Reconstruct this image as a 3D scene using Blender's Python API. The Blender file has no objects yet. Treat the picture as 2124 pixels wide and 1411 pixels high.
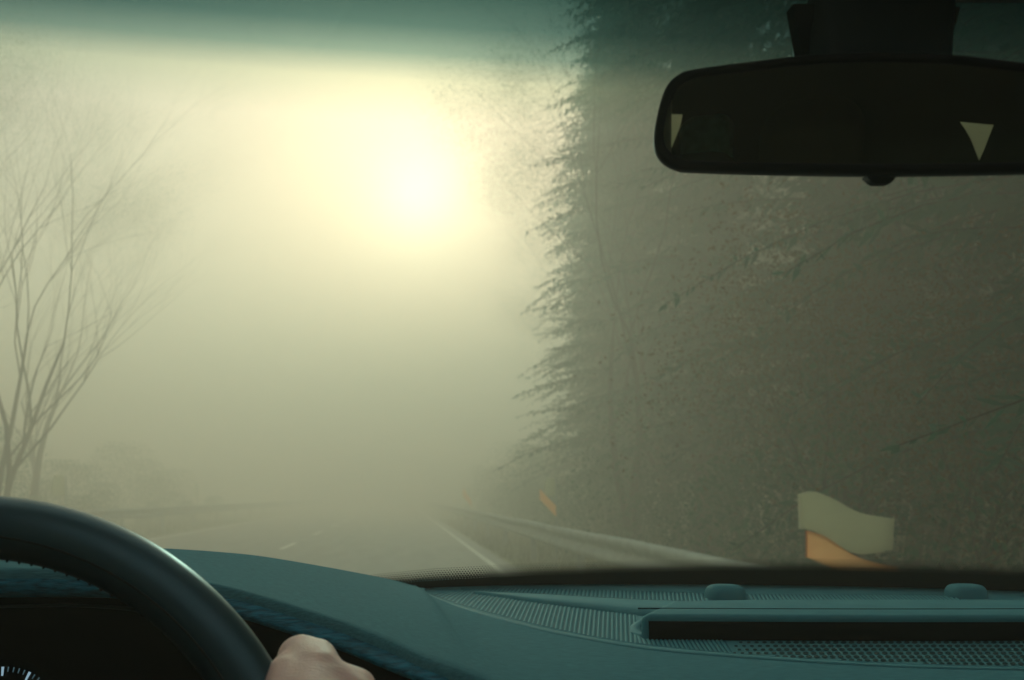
import bpy, bmesh, math, random
from mathutils import Vector, Matrix, Quaternion
R = math.radians
S = bpy.context.scene
col = S.collection
random.seed(4)

# ------------------------------------------------------------------ camera, light, exposure
EYE = 1.2                       # eye height above the road; +Y is straight down the road
FPX, PU, PV = 1700.0, 830.0, 1030.0
cam_d = bpy.data.cameras.new('camera')
cam = bpy.data.objects.new('camera', cam_d); col.objects.link(cam)
cam.location = (0, 0, EYE); cam.rotation_euler = (R(90), 0, 0)
cam_d.sensor_width = 36.0; cam_d.lens = FPX / 2124 * 36
cam_d.shift_x = (1062 - PU) / 2124; cam_d.shift_y = (PV - 705.5) / 2124
cam_d.clip_start = 0.02; cam_d.clip_end = 2000
cam_d.dof.use_dof = True; cam_d.dof.focus_distance = 0.74
cam_d.dof.aperture_fstop = cam_d.lens / 2.9
S.camera = cam
S.view_settings.view_transform = 'Standard'; S.view_settings.look = 'None'
S.view_settings.exposure = 0.56; S.view_settings.gamma = 1
S.render.engine = 'CYCLES'
S.cycles.use_denoising = True
S.cycles.max_bounces = 24; S.cycles.diffuse_bounces = 4; S.cycles.glossy_bounces = 4
S.cycles.volume_bounces = 8; S.cycles.transparent_max_bounces = 24
S.cycles.sample_clamp_indirect = 8.0

SUN = Vector(((868 - PU) / FPX, 1.0, (PV - 405) / FPX)).normalized()
SUN_EL = math.asin(SUN.z); SUN_AZ = math.atan2(SUN.x, SUN.y)
w = bpy.data.worlds.new('World'); S.world = w; w.use_nodes = True
nt = w.node_tree; bg = nt.nodes['Background']
sky = nt.nodes.new('ShaderNodeTexSky'); sky.sky_type = 'NISHITA'; sky.sun_disc = False
sky.sun_elevation = SUN_EL; sky.sun_rotation = SUN_AZ
sky.air_density = 1.0; sky.dust_density = 2.0; sky.ozone_density = 4.0
tint = nt.nodes.new('ShaderNodeMix'); tint.data_type = 'RGBA'; tint.blend_type = 'MULTIPLY'; tint.inputs[0].default_value = 1.0
tint.inputs[7].default_value = (1.0, 0.76, 0.52, 1)                       # slightly green cast of the winter sky
nt.links.new(sky.outputs[0], tint.inputs[6]); nt.links.new(tint.outputs[2], bg.inputs[0]); bg.inputs[1].default_value = 0.15
sd = bpy.data.lights.new('sun', 'SUN'); sd.energy = 3.0; sd.angle = R(0.8); sd.color = (0.69, 1.0, 0.79)
so = bpy.data.objects.new('sun', sd); col.objects.link(so)
so.rotation_mode = 'QUATERNION'; so.rotation_quaternion = SUN.to_track_quat('Z', 'Y'); so.location = SUN * 50
HAZE_DENSITY = 0.056; HAZE_ANISO = 0.42; HAZE_COLOR = (0.983, 0.90, 0.815)

HAZE_PEAK = 0.00055

# ------------------------------------------------------------------ helpers
def at(u, v, y):
    """the point that stands y metres ahead on the sight line of photo pixel (u, v)"""
    return Vector(((u - PU) / FPX * y, y, (PV - v) / FPX * y + EYE))
def on_level(u, v, h):
    """the point on the level h (relative to the eye) on that sight line"""
    return at(u, v, -h * FPX / (v - PV))

def tag(o, label=None, cat=None, group=None, kind=None):
    if label: o['label'] = label
    if cat: o['category'] = cat
    if group: o['group'] = group
    if kind: o['kind'] = kind
    return o
def empty(name, loc, label=None, cat=None, group=None):
    o = bpy.data.objects.new(name, None); col.objects.link(o); o.location = loc
    o.empty_display_size = 0.1
    return tag(o, label, cat, group)
def link_mesh(name, me, mat=None, parent=None, smooth=True):
    if mat is not None:
        me.materials.clear(); me.materials.append(mat)
    if smooth:
        me.polygons.foreach_set('use_smooth', [True] * len(me.polygons))
    o = bpy.data.objects.new(name, me); col.objects.link(o)
    if parent is not None:
        o.parent = parent
        o.matrix_parent_inverse = Matrix.Identity(4)
        p = parent; off = Vector((0, 0, 0))
        while p is not None: off += p.location; p = p.parent
        me.transform(Matrix.Translation(-off))
    return o
class MB:
    def __init__(s): s.v = []; s.f = []
    def quad_grid(s, rows, close_u=False):
        b = len(s.v); n = len(rows[0])
        for r in rows: s.v += [tuple(p) for p in r]
        for i in range(len(rows) - 1):
            for j in range(n if close_u else n - 1):
                k = (j + 1) % n
                s.f.append((b + i * n + j, b + i * n + k, b + (i + 1) * n + k, b + (i + 1) * n + j))
        return b
    def poly(s, pts):
        b = len(s.v); s.v += [tuple(p) for p in pts]; s.f.append(tuple(range(b, b + len(pts))))
    def tube(s, pts, rads, n=8, cap=True):
        pts = [Vector(p) for p in pts]; b = len(s.v); up = None
        for i, p in enumerate(pts):
            t = (pts[min(i + 1, len(pts) - 1)] - pts[max(i - 1, 0)]).normalized()
            if up is None:
                up = t.cross(Vector((0.31, 0.2, 0.93)))
                if up.length < 1e-3: up = t.cross(Vector((1, 0, 0)))
            up = (up - t * up.dot(t)).normalized(); sd_ = t.cross(up)
            for k in range(n):
                a = 2 * math.pi * k / n
                q = p + (up * math.cos(a) + sd_ * math.sin(a)) * rads[i]
                s.v.append((q.x, q.y, q.z))
        for i in range(len(pts) - 1):
            for k in range(n):
                l = (k + 1) % n
                s.f.append((b + i * n + k, b + i * n + l, b + (i + 1) * n + l, b + (i + 1) * n + k))
        if cap:
            s.f.append(tuple(b + k for k in reversed(range(n))))
            e = b + (len(pts) - 1) * n; s.f.append(tuple(e + k for k in range(n)))
    def box(s, c, d, M=None):
        b = len(s.v); c = Vector(c)
        for x in (-1, 1):
            for y in (-1, 1):
                for z in (-1, 1):
                    q = Vector((x * d[0] / 2, y * d[1] / 2, z * d[2] / 2))
                    if M is not None: q = M @ q
                    q = q + c; s.v.append((q.x, q.y, q.z))
        for f in ((0, 1, 3, 2), (4, 6, 7, 5), (0, 4, 5, 1), (2, 3, 7, 6), (0, 2, 6, 4), (1, 5, 7, 3)):
            s.f.append(tuple(b + i for i in f))
    def mesh(s, name):
        me = bpy.data.meshes.new(name); me.from_pydata(s.v, [], s.f); me.update(); return me
    def build(s, name, mat=None, parent=None, smooth=True):
        return link_mesh(name, s.mesh(name), mat, parent, smooth)
def fix_normals(o):
    bm = bmesh.new(); bm.from_mesh(o.data); bmesh.ops.recalc_face_normals(bm, faces=bm.faces); bm.to_mesh(o.data); bm.free()
def bevel(o, width, seg=3, angle=30):
    m = o.modifiers.new('round', 'BEVEL'); m.width = width; m.segments = seg; m.limit_method = 'ANGLE'; m.angle_limit = R(angle)
    return o
def interp(tab, u):
    """piecewise linear table lookup"""
    if u <= tab[0][0]: a, b = tab[0], tab[1]
    elif u >= tab[-1][0]: a, b = tab[-2], tab[-1]
    else:
        for a, b in zip(tab, tab[1:]):
            if a[0] <= u <= b[0]: break
    t = (u - a[0]) / (b[0] - a[0])
    return tuple(p + (q - p) * t for p, q in zip(a[1:], b[1:])) if len(a) > 2 else a[1] + (b[1] - a[1]) * t
def smooth_tab(tab, n):
    """Catmull-Rom through tuples, n steps per span"""
    out = []
    P = [tab[0]] + list(tab) + [tab[-1]]
    for i in range(1, len(P) - 2):
        for k in range(n):
            t = k / n
            out.append(tuple(0.5 * ((2 * b) + (-a + c) * t + (2 * a - 5 * b + 4 * c - d) * t * t + (-a + 3 * b - 3 * c + d) * t ** 3)
                             for a, b, c, d in zip(P[i - 1], P[i], P[i + 1], P[i + 2])))
    out.append(tuple(tab[-1])); return out

# ------------------------------------------------------------------ materials
def mat(name, color=(0.5, 0.5, 0.5), rough=0.5, spec=0.5, noise=None, bump=None, **kw):
    m = bpy.data.materials.new(name); m.use_nodes = True
    n = m.node_tree; b = n.nodes['Principled BSDF']
    b.inputs['Base Color'].default_value = (*color, 1); b.inputs['Roughness'].default_value = rough
    b.inputs['Specular IOR Level'].default_value = spec
    for k, v in kw.items(): b.inputs[k.replace('_', ' ')].default_value = v
    tc = n.nodes.new('ShaderNodeTexCoord')
    if noise:                                   # (scale, amount, stretch)
        mp = n.nodes.new('ShaderNodeMapping'); mp.inputs['Scale'].default_value = noise[2] if len(noise) > 2 else (1, 1, 1)
        tx = n.nodes.new('ShaderNodeTexNoise'); tx.inputs['Scale'].default_value = noise[0]; tx.inputs['Detail'].default_value = 5
        n.links.new(tc.outputs['Object'], mp.inputs[0]); n.links.new(mp.outputs[0], tx.inputs['Vector'])
        rp = n.nodes.new('ShaderNodeValToRGB')
        rp.color_ramp.elements[0].position = 0.3; rp.color_ramp.elements[1].position = 0.7
        rp.color_ramp.elements[0].color = (*[c * (1 - noise[1]) for c in color], 1)
        rp.color_ramp.elements[1].color = (*[min(1, c * (1 + noise[1])) for c in color], 1)
        n.links.new(tx.outputs['Fac'], rp.inputs[0]); n.links.new(rp.outputs[0], b.inputs['Base Color'])
    if bump:                                    # (kind, scale, strength, distance, stretch)
        mp = n.nodes.new('ShaderNodeMapping'); mp.inputs['Scale'].default_value = bump[4] if len(bump) > 4 else (1, 1, 1)
        n.links.new(tc.outputs['Object'], mp.inputs[0])
        if bump[0] == 'noise':
            tx = n.nodes.new('ShaderNodeTexNoise'); tx.inputs['Detail'].default_value = 3; out = tx.outputs['Fac']
        else:
            tx = n.nodes.new('ShaderNodeTexVoronoi'); tx.feature = 'DISTANCE_TO_EDGE'; out = tx.outputs['Distance']
            rp2 = n.nodes.new('ShaderNodeMapRange'); rp2.inputs['From Max'].default_value = 0.16
            if name.startswith('grained'):       # wrinkle shade put into the colour: creases painted darker
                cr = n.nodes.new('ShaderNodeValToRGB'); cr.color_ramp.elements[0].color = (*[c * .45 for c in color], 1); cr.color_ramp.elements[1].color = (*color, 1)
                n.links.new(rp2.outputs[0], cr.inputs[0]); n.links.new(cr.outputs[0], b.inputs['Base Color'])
            n.links.new(out, rp2.inputs['Value']); out = rp2.outputs[0]
            wn = n.nodes.new('ShaderNodeTexNoise'); wn.inputs['Scale'].default_value = 40
            ad = n.nodes.new('ShaderNodeVectorMath'); ad.operation = 'MULTIPLY_ADD'
            ad.inputs[1].default_value = (0.004, 0.004, 0.004)
            n.links.new(wn.outputs['Color'], ad.inputs[0]); n.links.new(tc.outputs['Object'], ad.inputs[2])
            n.links.new(ad.outputs[0], mp.inputs[0])
        tx.inputs['Scale'].default_value = bump[1]
        n.links.new(mp.outputs[0], tx.inputs['Vector'])
        bp = n.nodes.new('ShaderNodeBump'); bp.inputs['Strength'].default_value = bump[2]; bp.inputs['Distance'].default_value = bump[3]
        n.links.new(out, bp.inputs['Height']); n.links.new(bp.outputs[0], b.inputs['Normal'])
    return m
M = {}
M['pad'] = mat('dash_pad', (0.072, 0.24, 0.30), 0.85, 0.06, noise=(110, 0.2, (1, 7, 7)), bump=('noise', 110, 0.5, 0.0014, (1, 7, 7)))
M['leather'] = mat('wrinkled_leather', (0.014, 0.16, 0.25), 0.6, 0.15, noise=(420, 0.55, (.2, .5, 1.1)), bump=('noise', 420, 1.0, 0.0018, (.2, .5, 1.1)))
M['panel'] = mat('dash_plastic', (0.080, 0.27, 0.33), 0.7, 0.10, noise=(30, 0.06))
M['rib'] = mat('rib_plastic', (0.080, 0.28, 0.34), 0.7, 0.10)
M['gap'] = mat('hole_shade_and_seam', (0.014, 0.05, 0.06), 0.8, 0.1)  # dark tone of the lid seam, also painted shade for the grille holes
M['bed'] = mat('rib_ground', (0.020, 0.14, 0.19), 0.7, 0.1)
M['black'] = mat('black_plastic', (0.003, 0.004, 0.005), 0.85, 0.03)
M['gloss_black'] = mat('glossy_black', (0.003, 0.004, 0.005), 0.6, 0.10)
M['rim'] = mat('wheel_leather', (0.055, 0.12, 0.155), 0.40, 0.6, Metallic=0.65, bump=('noise', 220, 0.12, 0.0006))
M['thread'] = mat('thread', (0.012, 0.015, 0.016), 0.8)
M['cloth'] = mat('dark_trim_cloth', (0.012, 0.014, 0.015), 0.9, 0.1, noise=(40, 0.3))
M['brown_cloth'] = mat('brown_cloth', (0.020, 0.014, 0.010), 0.9, 0.1, noise=(20, 0.3))
M['skin'] = mat('skin', (1.0, 0.66, 0.60), 0.55, 0.35, noise=(55, 0.06), bump=('vor', 420, 0.22, 0.0006, (1, 1, 1)))
n_ = M['skin'].node_tree; wv = n_.nodes.new('ShaderNodeTexWave'); wv.inputs['Scale'].default_value = 95; wv.inputs['Distortion'].default_value = 7; wv.inputs['Detail'].default_value = 3; wv.inputs['Detail Scale'].default_value = 1.4
wv.bands_direction = 'Y'; tc_ = [q for q in n_.nodes if q.type == 'TEX_COORD'][0]; n_.links.new(tc_.outputs['Object'], wv.inputs['Vector'])
ms = n_.nodes.new('ShaderNodeTexNoise'); ms.inputs['Scale'].default_value = 45; n_.links.new(tc_.outputs['Object'], ms.inputs['Vector'])
ml_ = n_.nodes.new('ShaderNodeMath'); ml_.operation = 'MULTIPLY'; n_.links.new(wv.outputs['Fac'], ml_.inputs[0]); n_.links.new(ms.outputs['Fac'], ml_.inputs[1])
b1 = [q for q in n_.nodes if q.type == 'BUMP'][0]; b2 = n_.nodes.new('ShaderNodeBump'); b2.inputs['Strength'].default_value = 0.16; b2.inputs['Distance'].default_value = 0.0012
n_.links.new(ml_.outputs[0], b2.inputs['Height']); n_.links.new(b1.outputs[0], b2.inputs['Normal']); n_.links.new(b2.outputs[0], n_.nodes['Principled BSDF'].inputs['Normal'])
n_.nodes['Principled BSDF'].inputs['Subsurface Weight'].default_value = 0.25; n_.nodes['Principled BSDF'].inputs['Subsurface Scale'].default_value = 0.006
M['hair'] = mat('hair', (0.015, 0.011, 0.008), 0.6, 0.3, noise=(90, 0.4))
M['shirt'] = mat('shirt', (0.02, 0.025, 0.035), 0.85, 0.15, noise=(30, 0.3))
M['asphalt'] = mat('asphalt', (0.24, 0.25, 0.23), 0.7, 0.3, noise=(3.0, 0.25, (1, 0.15, 1)), bump=('noise', 60, 0.4, 0.01))
M['paint'] = mat('road_paint', (0.78, 0.78, 0.72), 0.6, 0.3, noise=(8, 0.15))
M['grass'] = mat('grass_ground', (0.20, 0.24, 0.13), 0.9, 0.1, noise=(1.3, 0.5), bump=('noise', 9, 0.8, 0.08))
M['blade'] = mat('grass_blade', (0.18, 0.22, 0.11), 0.8, 0.15, noise=(0.7, 0.45))
M['steel'] = mat('galvanised_steel', (0.40, 0.46, 0.43), 0.75, 0.2, noise=(5, 0.2))
def thin_plastic(name, color, rough, share):
    m = mat(name, color, rough, 0.4, noise=(20, 0.08)); n = m.node_tree; b = n.nodes['Principled BSDF']
    tl = n.nodes.new('ShaderNodeBsdfTranslucent'); tl.inputs[0].default_value = (*color, 1)
    mx = n.nodes.new('ShaderNodeMixShader'); mx.inputs[0].default_value = share
    n.links.new(b.outputs[0], mx.inputs[1]); n.links.new(tl.outputs[0], mx.inputs[2]); n.links.new(mx.outputs[0], n.nodes['Material Output'].inputs['Surface'])
    return m
M['marker'] = thin_plastic('marker_plastic', (0.80, 0.80, 0.66), 0.55, 0.72)
M['orange'] = thin_plastic('orange_reflector', (1.0, 0.50, 0.22), 0.3, 1.0)
M['bark'] = mat('bark', (0.045, 0.038, 0.03), 0.9, 0.1, noise=(9, 0.4, (1, 1, 0.2)), bump=('noise', 14, 0.7, 0.03, (1, 1, 0.25)))
def foliage(name, color, through, share=.45):
    m = mat(name, color, 0.7, 0.15, noise=(0.8, 0.4)); n = m.node_tree; b = n.nodes['Principled BSDF']
    tl = n.nodes.new('ShaderNodeBsdfTranslucent'); tl.inputs[0].default_value = (*through, 1)
    mx = n.nodes.new('ShaderNodeMixShader'); mx.inputs[0].default_value = share
    n.links.new(b.outputs[0], mx.inputs[1]); n.links.new(tl.outputs[0], mx.inputs[2]); n.links.new(mx.outputs[0], n.nodes['Material Output'].inputs['Surface'])
    return m
M['needle'] = foliage('spruce_needles', (0.018, 0.105, 0.065), (0.020, 0.17, 0.10))
M['leaf'] = foliage('green_leaves', (0.026, 0.115, 0.065), (0.028, 0.19, 0.09))
M['autumn'] = foliage('autumn_leaves', (0.15, 0.10, 0.04), (0.20, 0.12, 0.035))
M['shell'] = mat('cabin_lining', (0.010, 0.013, 0.014), 0.85, 0.15, noise=(30, 0.2))
M['door'] = mat('bounce_lining', (0.30, 0.30, 0.28), 0.8, 0.2, noise=(30, 0.1))  # unseen door lining made pale to bounce light into the cabin
M['bonnet'] = mat('bonnet_paint', (0.02, 0.03, 0.035), 0.4, 0.3)
m = mat('lit_scale', (0.05, 0.08, 0.1), 0.6); M['scale'] = m
b_ = m.node_tree.nodes['Principled BSDF']; b_.inputs['Emission Color'].default_value = (0.30, 0.60, 0.72, 1); b_.inputs['Emission Strength'].default_value = 0.10
m = mat('lit_major', (0.05, 0.08, 0.1), 0.6); M['scale_big'] = m
b_ = m.node_tree.nodes['Principled BSDF']; b_.inputs['Emission Color'].default_value = (0.50, 0.78, 0.95, 1); b_.inputs['Emission Strength'].default_value = 0.32

def glass(name, ramp=None, tint=(0.97, 0.98, 0.97), gloss=0.015):
    m = bpy.data.materials.new(name); m.use_nodes = True; n = m.node_tree
    n.nodes.remove(n.nodes['Principled BSDF']); out = n.nodes['Material Output']
    tr = n.nodes.new('ShaderNodeBsdfTransparent'); tr.inputs[0].default_value = (*tint, 1)
    gl = n.nodes.new('ShaderNodeBsdfGlossy'); gl.inputs['Roughness'].default_value = 0.05
    mx = n.nodes.new('ShaderNodeMixShader'); mx.inputs[0].default_value = gloss
    n.links.new(tr.outputs[0], mx.inputs[1]); n.links.new(gl.outputs[0], mx.inputs[2]); n.links.new(mx.outputs[0], out.inputs['Surface'])
    if ramp:
        uv = n.nodes.new('ShaderNodeUVMap'); uv.uv_map = 'UVMap'
        sx = n.nodes.new('ShaderNodeSeparateXYZ'); rp = n.nodes.new('ShaderNodeValToRGB')
        els = rp.color_ramp.elements
        while len(els) < len(ramp): els.new(0.5)
        for e, (p, c) in zip(els, ramp): e.position = p; e.color = (*c, 1)
        n.links.new(uv.outputs[0], sx.inputs[0]); n.links.new(sx.outputs['Y'], rp.inputs[0]); n.links.new(rp.outputs[0], tr.inputs[0])
    return m
M['side_glass'] = glass('side_glass')
M['light_cut_glass'] = glass('light_cut_glass', tint=(0.30, 0.36, 0.36))  # unseen door panes darkened to cut the side light on the wheel
M['mirror'] = bpy.data.materials.new('mirror_silver'); M['mirror'].use_nodes = True
n_ = M['mirror'].node_tree; n_.nodes.remove(n_.nodes['Principled BSDF'])
g_ = n_.nodes.new('ShaderNodeBsdfGlossy'); g_.inputs['Color'].default_value = (0.46, 0.50, 0.34, 1); g_.inputs['Roughness'].default_value = 0.0
n_.links.new(g_.outputs[0], n_.nodes['Material Output'].inputs['Surface'])

# ------------------------------------------------------------------ setting: ground, road, verge, haze
def sheet(name, x0, x1, y0, y1, z, mt, nx=1, ny=1, wob=0):
    mb = MB(); rows = []
    for j in range(ny + 1):
        rows.append([(x0 + (x1 - x0) * i / nx, y0 + (y1 - y0) * j / ny, z + (random.uniform(-wob, wob) if wob else 0)) for i in range(nx + 1)])
    mb.quad_grid(rows); return tag(mb.build(name, mt), kind='structure')
sheet('ground', -600, 600, -300, 900, -0.012, M['grass'], 2, 2)
sheet('road', -7.3, 1.95, -60, 420, 0.0, M['asphalt'], 2, 40)
def road_line(name, x, wd, segs):
    mb = MB()
    for a, b in segs: mb.quad_grid([[(x - wd / 2, a, 0.004), (x + wd / 2, a, 0.004)], [(x - wd / 2, b, 0.004), (x + wd / 2, b, 0.004)]])
    return tag(mb.build(name, M['paint']), kind='structure')
road_line('edge_line', 1.62, 0.12, [(-50, 200)])
road_line('edge_line', -6.9, 0.14, [(-50, 200)])
road_line('lane_marking', -2.7, 0.15, [(a, a + 2.6) for a in (-8, -1, 6, 12.6, 18.6, 25.6, 32.6, 39.6, 46.6, 53.6, 60.6)])

# ------------------------------------------------------------------ the car
car = empty('car', (0.235, 0.3, 0.0), 'car seen from inside its dark cabin, with teal grey dashboard, windscreen and rear-view mirror', 'car')

# windscreen: y as a function of x and height
WB, WT = -0.145, 0.2834
def ws_y(x, z):
    t = (z - WB) / (WT - WB)
    yb = 1.14 - 0.26 * ((x - 0.32) / 0.8) ** 2
    yt = 0.470 - 0.10 * ((x - 0.36) / 0.8) ** 2
    return yb + (yt - yb) * t + 0.035 * math.sin(math.pi * min(max(t, 0), 1))
def on_screen(u, v, off=0.0):
    y = 1.0
    for _ in range(60):
        x = (u - PU) / FPX * y; z = (PV - v) / FPX * y
        y = 0.5 * y + 0.5 * (ws_y(x, z) - off)
    return at(u, v, y)
NX, NT = 48, 40
mb = MB(); rows = []; uvs = []
for j in range(NT + 1):
    t = j / NT; z = WB + (WT - WB) * t
    r_ = []
    for i in range(NX + 1):
        s = -1 + 2 * i / NX; x = 0.25 + s * (0.86 - 0.17 * t)
        r_.append((x, ws_y(x, z), z + EYE)); uvs.append((i / NX, t))
    rows.append(r_)
mb.quad_grid(rows); me = mb.mesh('windscreen')
uvl = me.uv_layers.new(name='UVMap')
for l in me.loops: uvl.data[l.index].uv = uvs[l.vertex_index]
M['windscreen'] = glass('windscreen_glass', ramp=[(0.0, (0.95, 0.97, 0.93)), (0.90, (0.95, 0.97, 0.93)), (0.933, (0.74, 0.82, 0.74)), (0.953, (0.28, 0.42, 0.41)), (0.972, (0.105, 0.21, 0.22)), (1.0, (0.035, 0.10, 0.105))])
windscreen = link_mesh('windscreen', me, M['windscreen'], car)

# black frit: solid band that breaks up into a dot screen along its top
DOT = [(700, 1199), (760, 1192), (900, 1178), (1100, 1168), (1300, 1163), (1500, 1159), (1700, 1158), (1900, 1162), (2124, 1170), (2600, 1192)]
SOL = [(700, 1222), (800, 1212), (900, 1204), (1000, 1198), (1100, 1193), (1300, 1186), (1500, 1182), (1700, 1182), (1900, 1186), (2124, 1194), (2600, 1216)]
mb = MB(); r0, r1 = [], []
for k in range(160):
    u = 690 + k * 17
    r0.append(on_screen(u, interp(SOL, u), 0.003)); r1.append(on_screen(u, 1245, 0.003))
mb.quad_grid([r1, r0])
PITCH = 5.9; nrow = 6; k = 0; u = 700
for row in range(nrow):
    f_ = (row + 0.5) / nrow                      # 0 top .. 1 solid band
    rad = PITCH * (0.16 + 0.40 * f_)
    nd = int(1900 / PITCH)
    for i in range(nd):
        u = 700 + (i + 0.5 * (row % 2)) * PITCH
        top, sol = interp(DOT, u), interp(SOL, u)
        v = top + (sol - top) * f_
        mb.poly([on_screen(u + rad * math.cos(a), v + 0.92 * rad * math.sin(a), 0.003) for a in [q * math.pi / 3.5 for q in range(7)]])
mb.build('frit_band', M['black'], windscreen, smooth=False)

# ---- dashboard
LV = -0.1160                                     # level of the flat top, relative to the eye
CREASE = [(-500, 1186, .61), (-250, 1182, .615), (0, 1180, .62), (100, 1180, .62), (220, 1186, .615), (330, 1196, .608), (437, 1210, .60), (520, 1230, .588), (600, 1254, .573),
          (700, 1286, .553), (800, 1325, .533), (881, 1362, .502), (971, 1395, .486), (1016, 1411, .4765), (1120, 1452, .4505), (1250, 1452, .4605), (1400, 1452, .4665), (1800, 1452, .467), (2300, 1452, .467), (3400, 1452, .467), (4600, 1452, .467)]
CREST = [(-500, 1146, .80), (-250, 1140, .80), (0, 1134, .80), (100, 1133, .80), (210, 1134, .80), (300, 1136, .80), (380, 1140, .803), (450, 1145, .81), (530, 1153, .83),
         (630, 1169, .865), (730, 1187, .935), (810, 1203, 1.01), (862, 1216, 1.045)]
OUT = [(880, 1224), (886, 1230), (900, 1237), (950, 1254), (1000, 1268), (1100, 1294), (1200, 1316), (1300, 1333), (1400, 1346), (1500, 1356), (1650, 1367), (1800, 1375), (1960, 1381), (2124, 1385), (2600, 1390), (3500, 1396)]
far = [at(u, v, y) for u, v, y in CREST]
far += [on_level(880, 1224, LV), on_level(960, 1257, LV), on_level(1150, 1305, LV), on_level(1420, 1348, LV), on_level(1900, 1379, LV), on_level(2900, 1386, LV)]
near = [at(u, v, y) for u, v, y in CREASE]
# resample both edges to the same smooth parameter
def resample(pts, n):
    return [Vector(p) for p in smooth_tab([tuple(p) for p in pts], n)]
NS = 8
nearS = resample(near, NS); farS0 = resample(far, NS)
# far edge: right part follows the outline of the ribbed panel exactly
outS = [on_level(u, v, LV) for u, v in smooth_tab(OUT, 6)]
farS = resample(far[:13], NS)
n_left = len(farS)
rest = len(nearS) - n_left
seg = [(outS[i + 1] - outS[i]).length for i in range(len(outS) - 1)]; tot = sum(seg)
def along(s):
    d = s * tot
    for i, L in enumerate(seg):
        if d <= L: return outS[i].lerp(outS[i + 1], d / max(L, 1e-9))
        d -= L
    return outS[-1]
farS += [along(((k + 1) / rest) ** 1.55) for k in range(rest)]
rows = []
NR = 14
for a, b in zip(nearS, farS):
    line = []
    lft = max(0.0, min(1.0, (0.10 - a.x) / 0.25))
    for k in range(NR + 1):
        t = k / NR
        p = a.lerp(b, t ** 1.2)
        p.z += lft * 0.006 * math.sin(math.pi * t) * (1 - t)
        line.append(p)
    # rounding over the crease and the far drop-off behind the crest
    rows.append(line)
for _ in range(300):                              # ease the pad like a stretched skin, its outline stays put
    for i in range(1, len(rows) - 1):
        if rows[i][0].x < -0.30: continue
        for k in range(1, NR):
            p = rows[i][k]; num = den = 0.0
            for q in (rows[i - 1][k], rows[i + 1][k], rows[i][k - 1], rows[i][k + 1]):
                wq = 1.0 / (math.hypot(q.x - p.x, q.y - p.y) + 1e-4); num += wq * q.z; den += wq
            p.z = num / den
dash_rows = rows
mb = MB(); full = []
for i, line in enumerate(rows):
    a = line[0]; d = (line[0] - line[1]).normalized()
    lead = [a + Vector((0, -0.0045, -0.0075)), a + Vector((0, -0.0034, -0.0036)), a + Vector((0, -0.0015, -0.0010))]
    tail = []
    b = line[-1]
    if i < n_left - 2:
        dd = b.y
        tail = [b + Vector((0, 0.02, -0.0015)), b + Vector((0, 0.06, -0.008)), Vector((b.x + 0.02, max(b.y + .1, 1.0), EYE - 0.115)), Vector((b.x + 0.02, max(b.y + .15, 1.12), EYE - 0.15))]
    else:
        tail = [b + Vector((0, 0.0012, 0.0006)), b + Vector((0, 0.0026, 0.0002)), b + Vector((0, 0.0034, -0.0016)), b + Vector((0, 0.0036, -0.006))]
    full.append(lead + line + tail)
mb.quad_grid(full)
dash = mb.build('dashboard', M['pad'], car)
# leather band under the crease
LOW = [(-500, 1236, .60), (0, 1231, .612), (100, 1231, .612), (227, 1233, .607), (350, 1245, .597), (430, 1258, .588), (501, 1276, .575), (618, 1313, .552), (697, 1338, .537), (824, 1390, .505), (880, 1411, .489), (985, 1452, .465), (1300, 1530, .46), (1800, 1560, .46), (3400, 1560, .46)]
lowS = resample([at(*p) for p in LOW], 12)
lseg = [0.0]
def polylen(P):
    L = [0.0]
    for a, b in zip(P, P[1:]): L.append(L[-1] + (b - a).length)
    return L
def at_x(P, x):
    for a, b in zip(P, P[1:]):
        if min(a.x, b.x) <= x <= max(a.x, b.x) and abs(b.x - a.x) > 1e-9:
            return a.lerp(b, (x - a.x) / (b.x - a.x))
    return P[0] if x < P[0].x else P[-1]
mb = MB(); rows = []
for a in nearS:
    top = a + Vector((0, -0.0043, -0.0070)); bot = at_x(lowS, a.x)
    if bot.z > top.z - 0.004: bot = top + Vector((0, -0.002, -0.02))
    mid1 = top.lerp(bot, 0.35) + Vector((0, -0.0018, 0)); mid2 = top.lerp(bot, 0.7) + Vector((0, -0.0016, 0))
    rows.append([top, mid1, mid2, bot, bot + Vector((0, 0.002, -0.003)), bot + Vector((0, 0.008, -0.004))])
mb.quad_grid(rows); mb.build('leather_edge', M['leather'], dash)
# black underside and lower body
mb = MB(); rows = []
for a in nearS:
    bot = at_x(lowS, a.x)
    top = a + Vector((0, -0.0043, -0.0070))
    if bot.z > top.z - 0.004: bot = top + Vector((0, -0.002, -0.02))
    p = bot + Vector((0, 0.0075, -0.0042))
    rows.append([p, Vector((p.x, p.y + 0.035, p.z - 0.004)), Vector((p.x, 0.74, EYE - 0.12)), Vector((p.x, 0.74, EYE - 0.5)), Vector((p.x, 0.80, EYE - 0.95))])
mb.quad_grid(rows); mb.build('lower_panel', M['black'], dash)

# panel that carries ribs and mesh, up to the foot of the windscreen
PL = LV - 0.004
mb = MB(); rows = []
for k in range(0, 61):
    u = 872 + (3500 - 872) * (k / 60) ** 1.25
    vb = interp(OUT, u) + 4; p = on_level(u, vb, PL); q = Vector((p.x + (0.0), 1.19, p.z))
    if u > 2124: pass
    rows.append([p.lerp(q, t) for t in (0, .25, .5, .75, 1)])
mb.quad_grid(rows)
panel = mb.build('vent_panel', M['panel'], dash)
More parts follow.
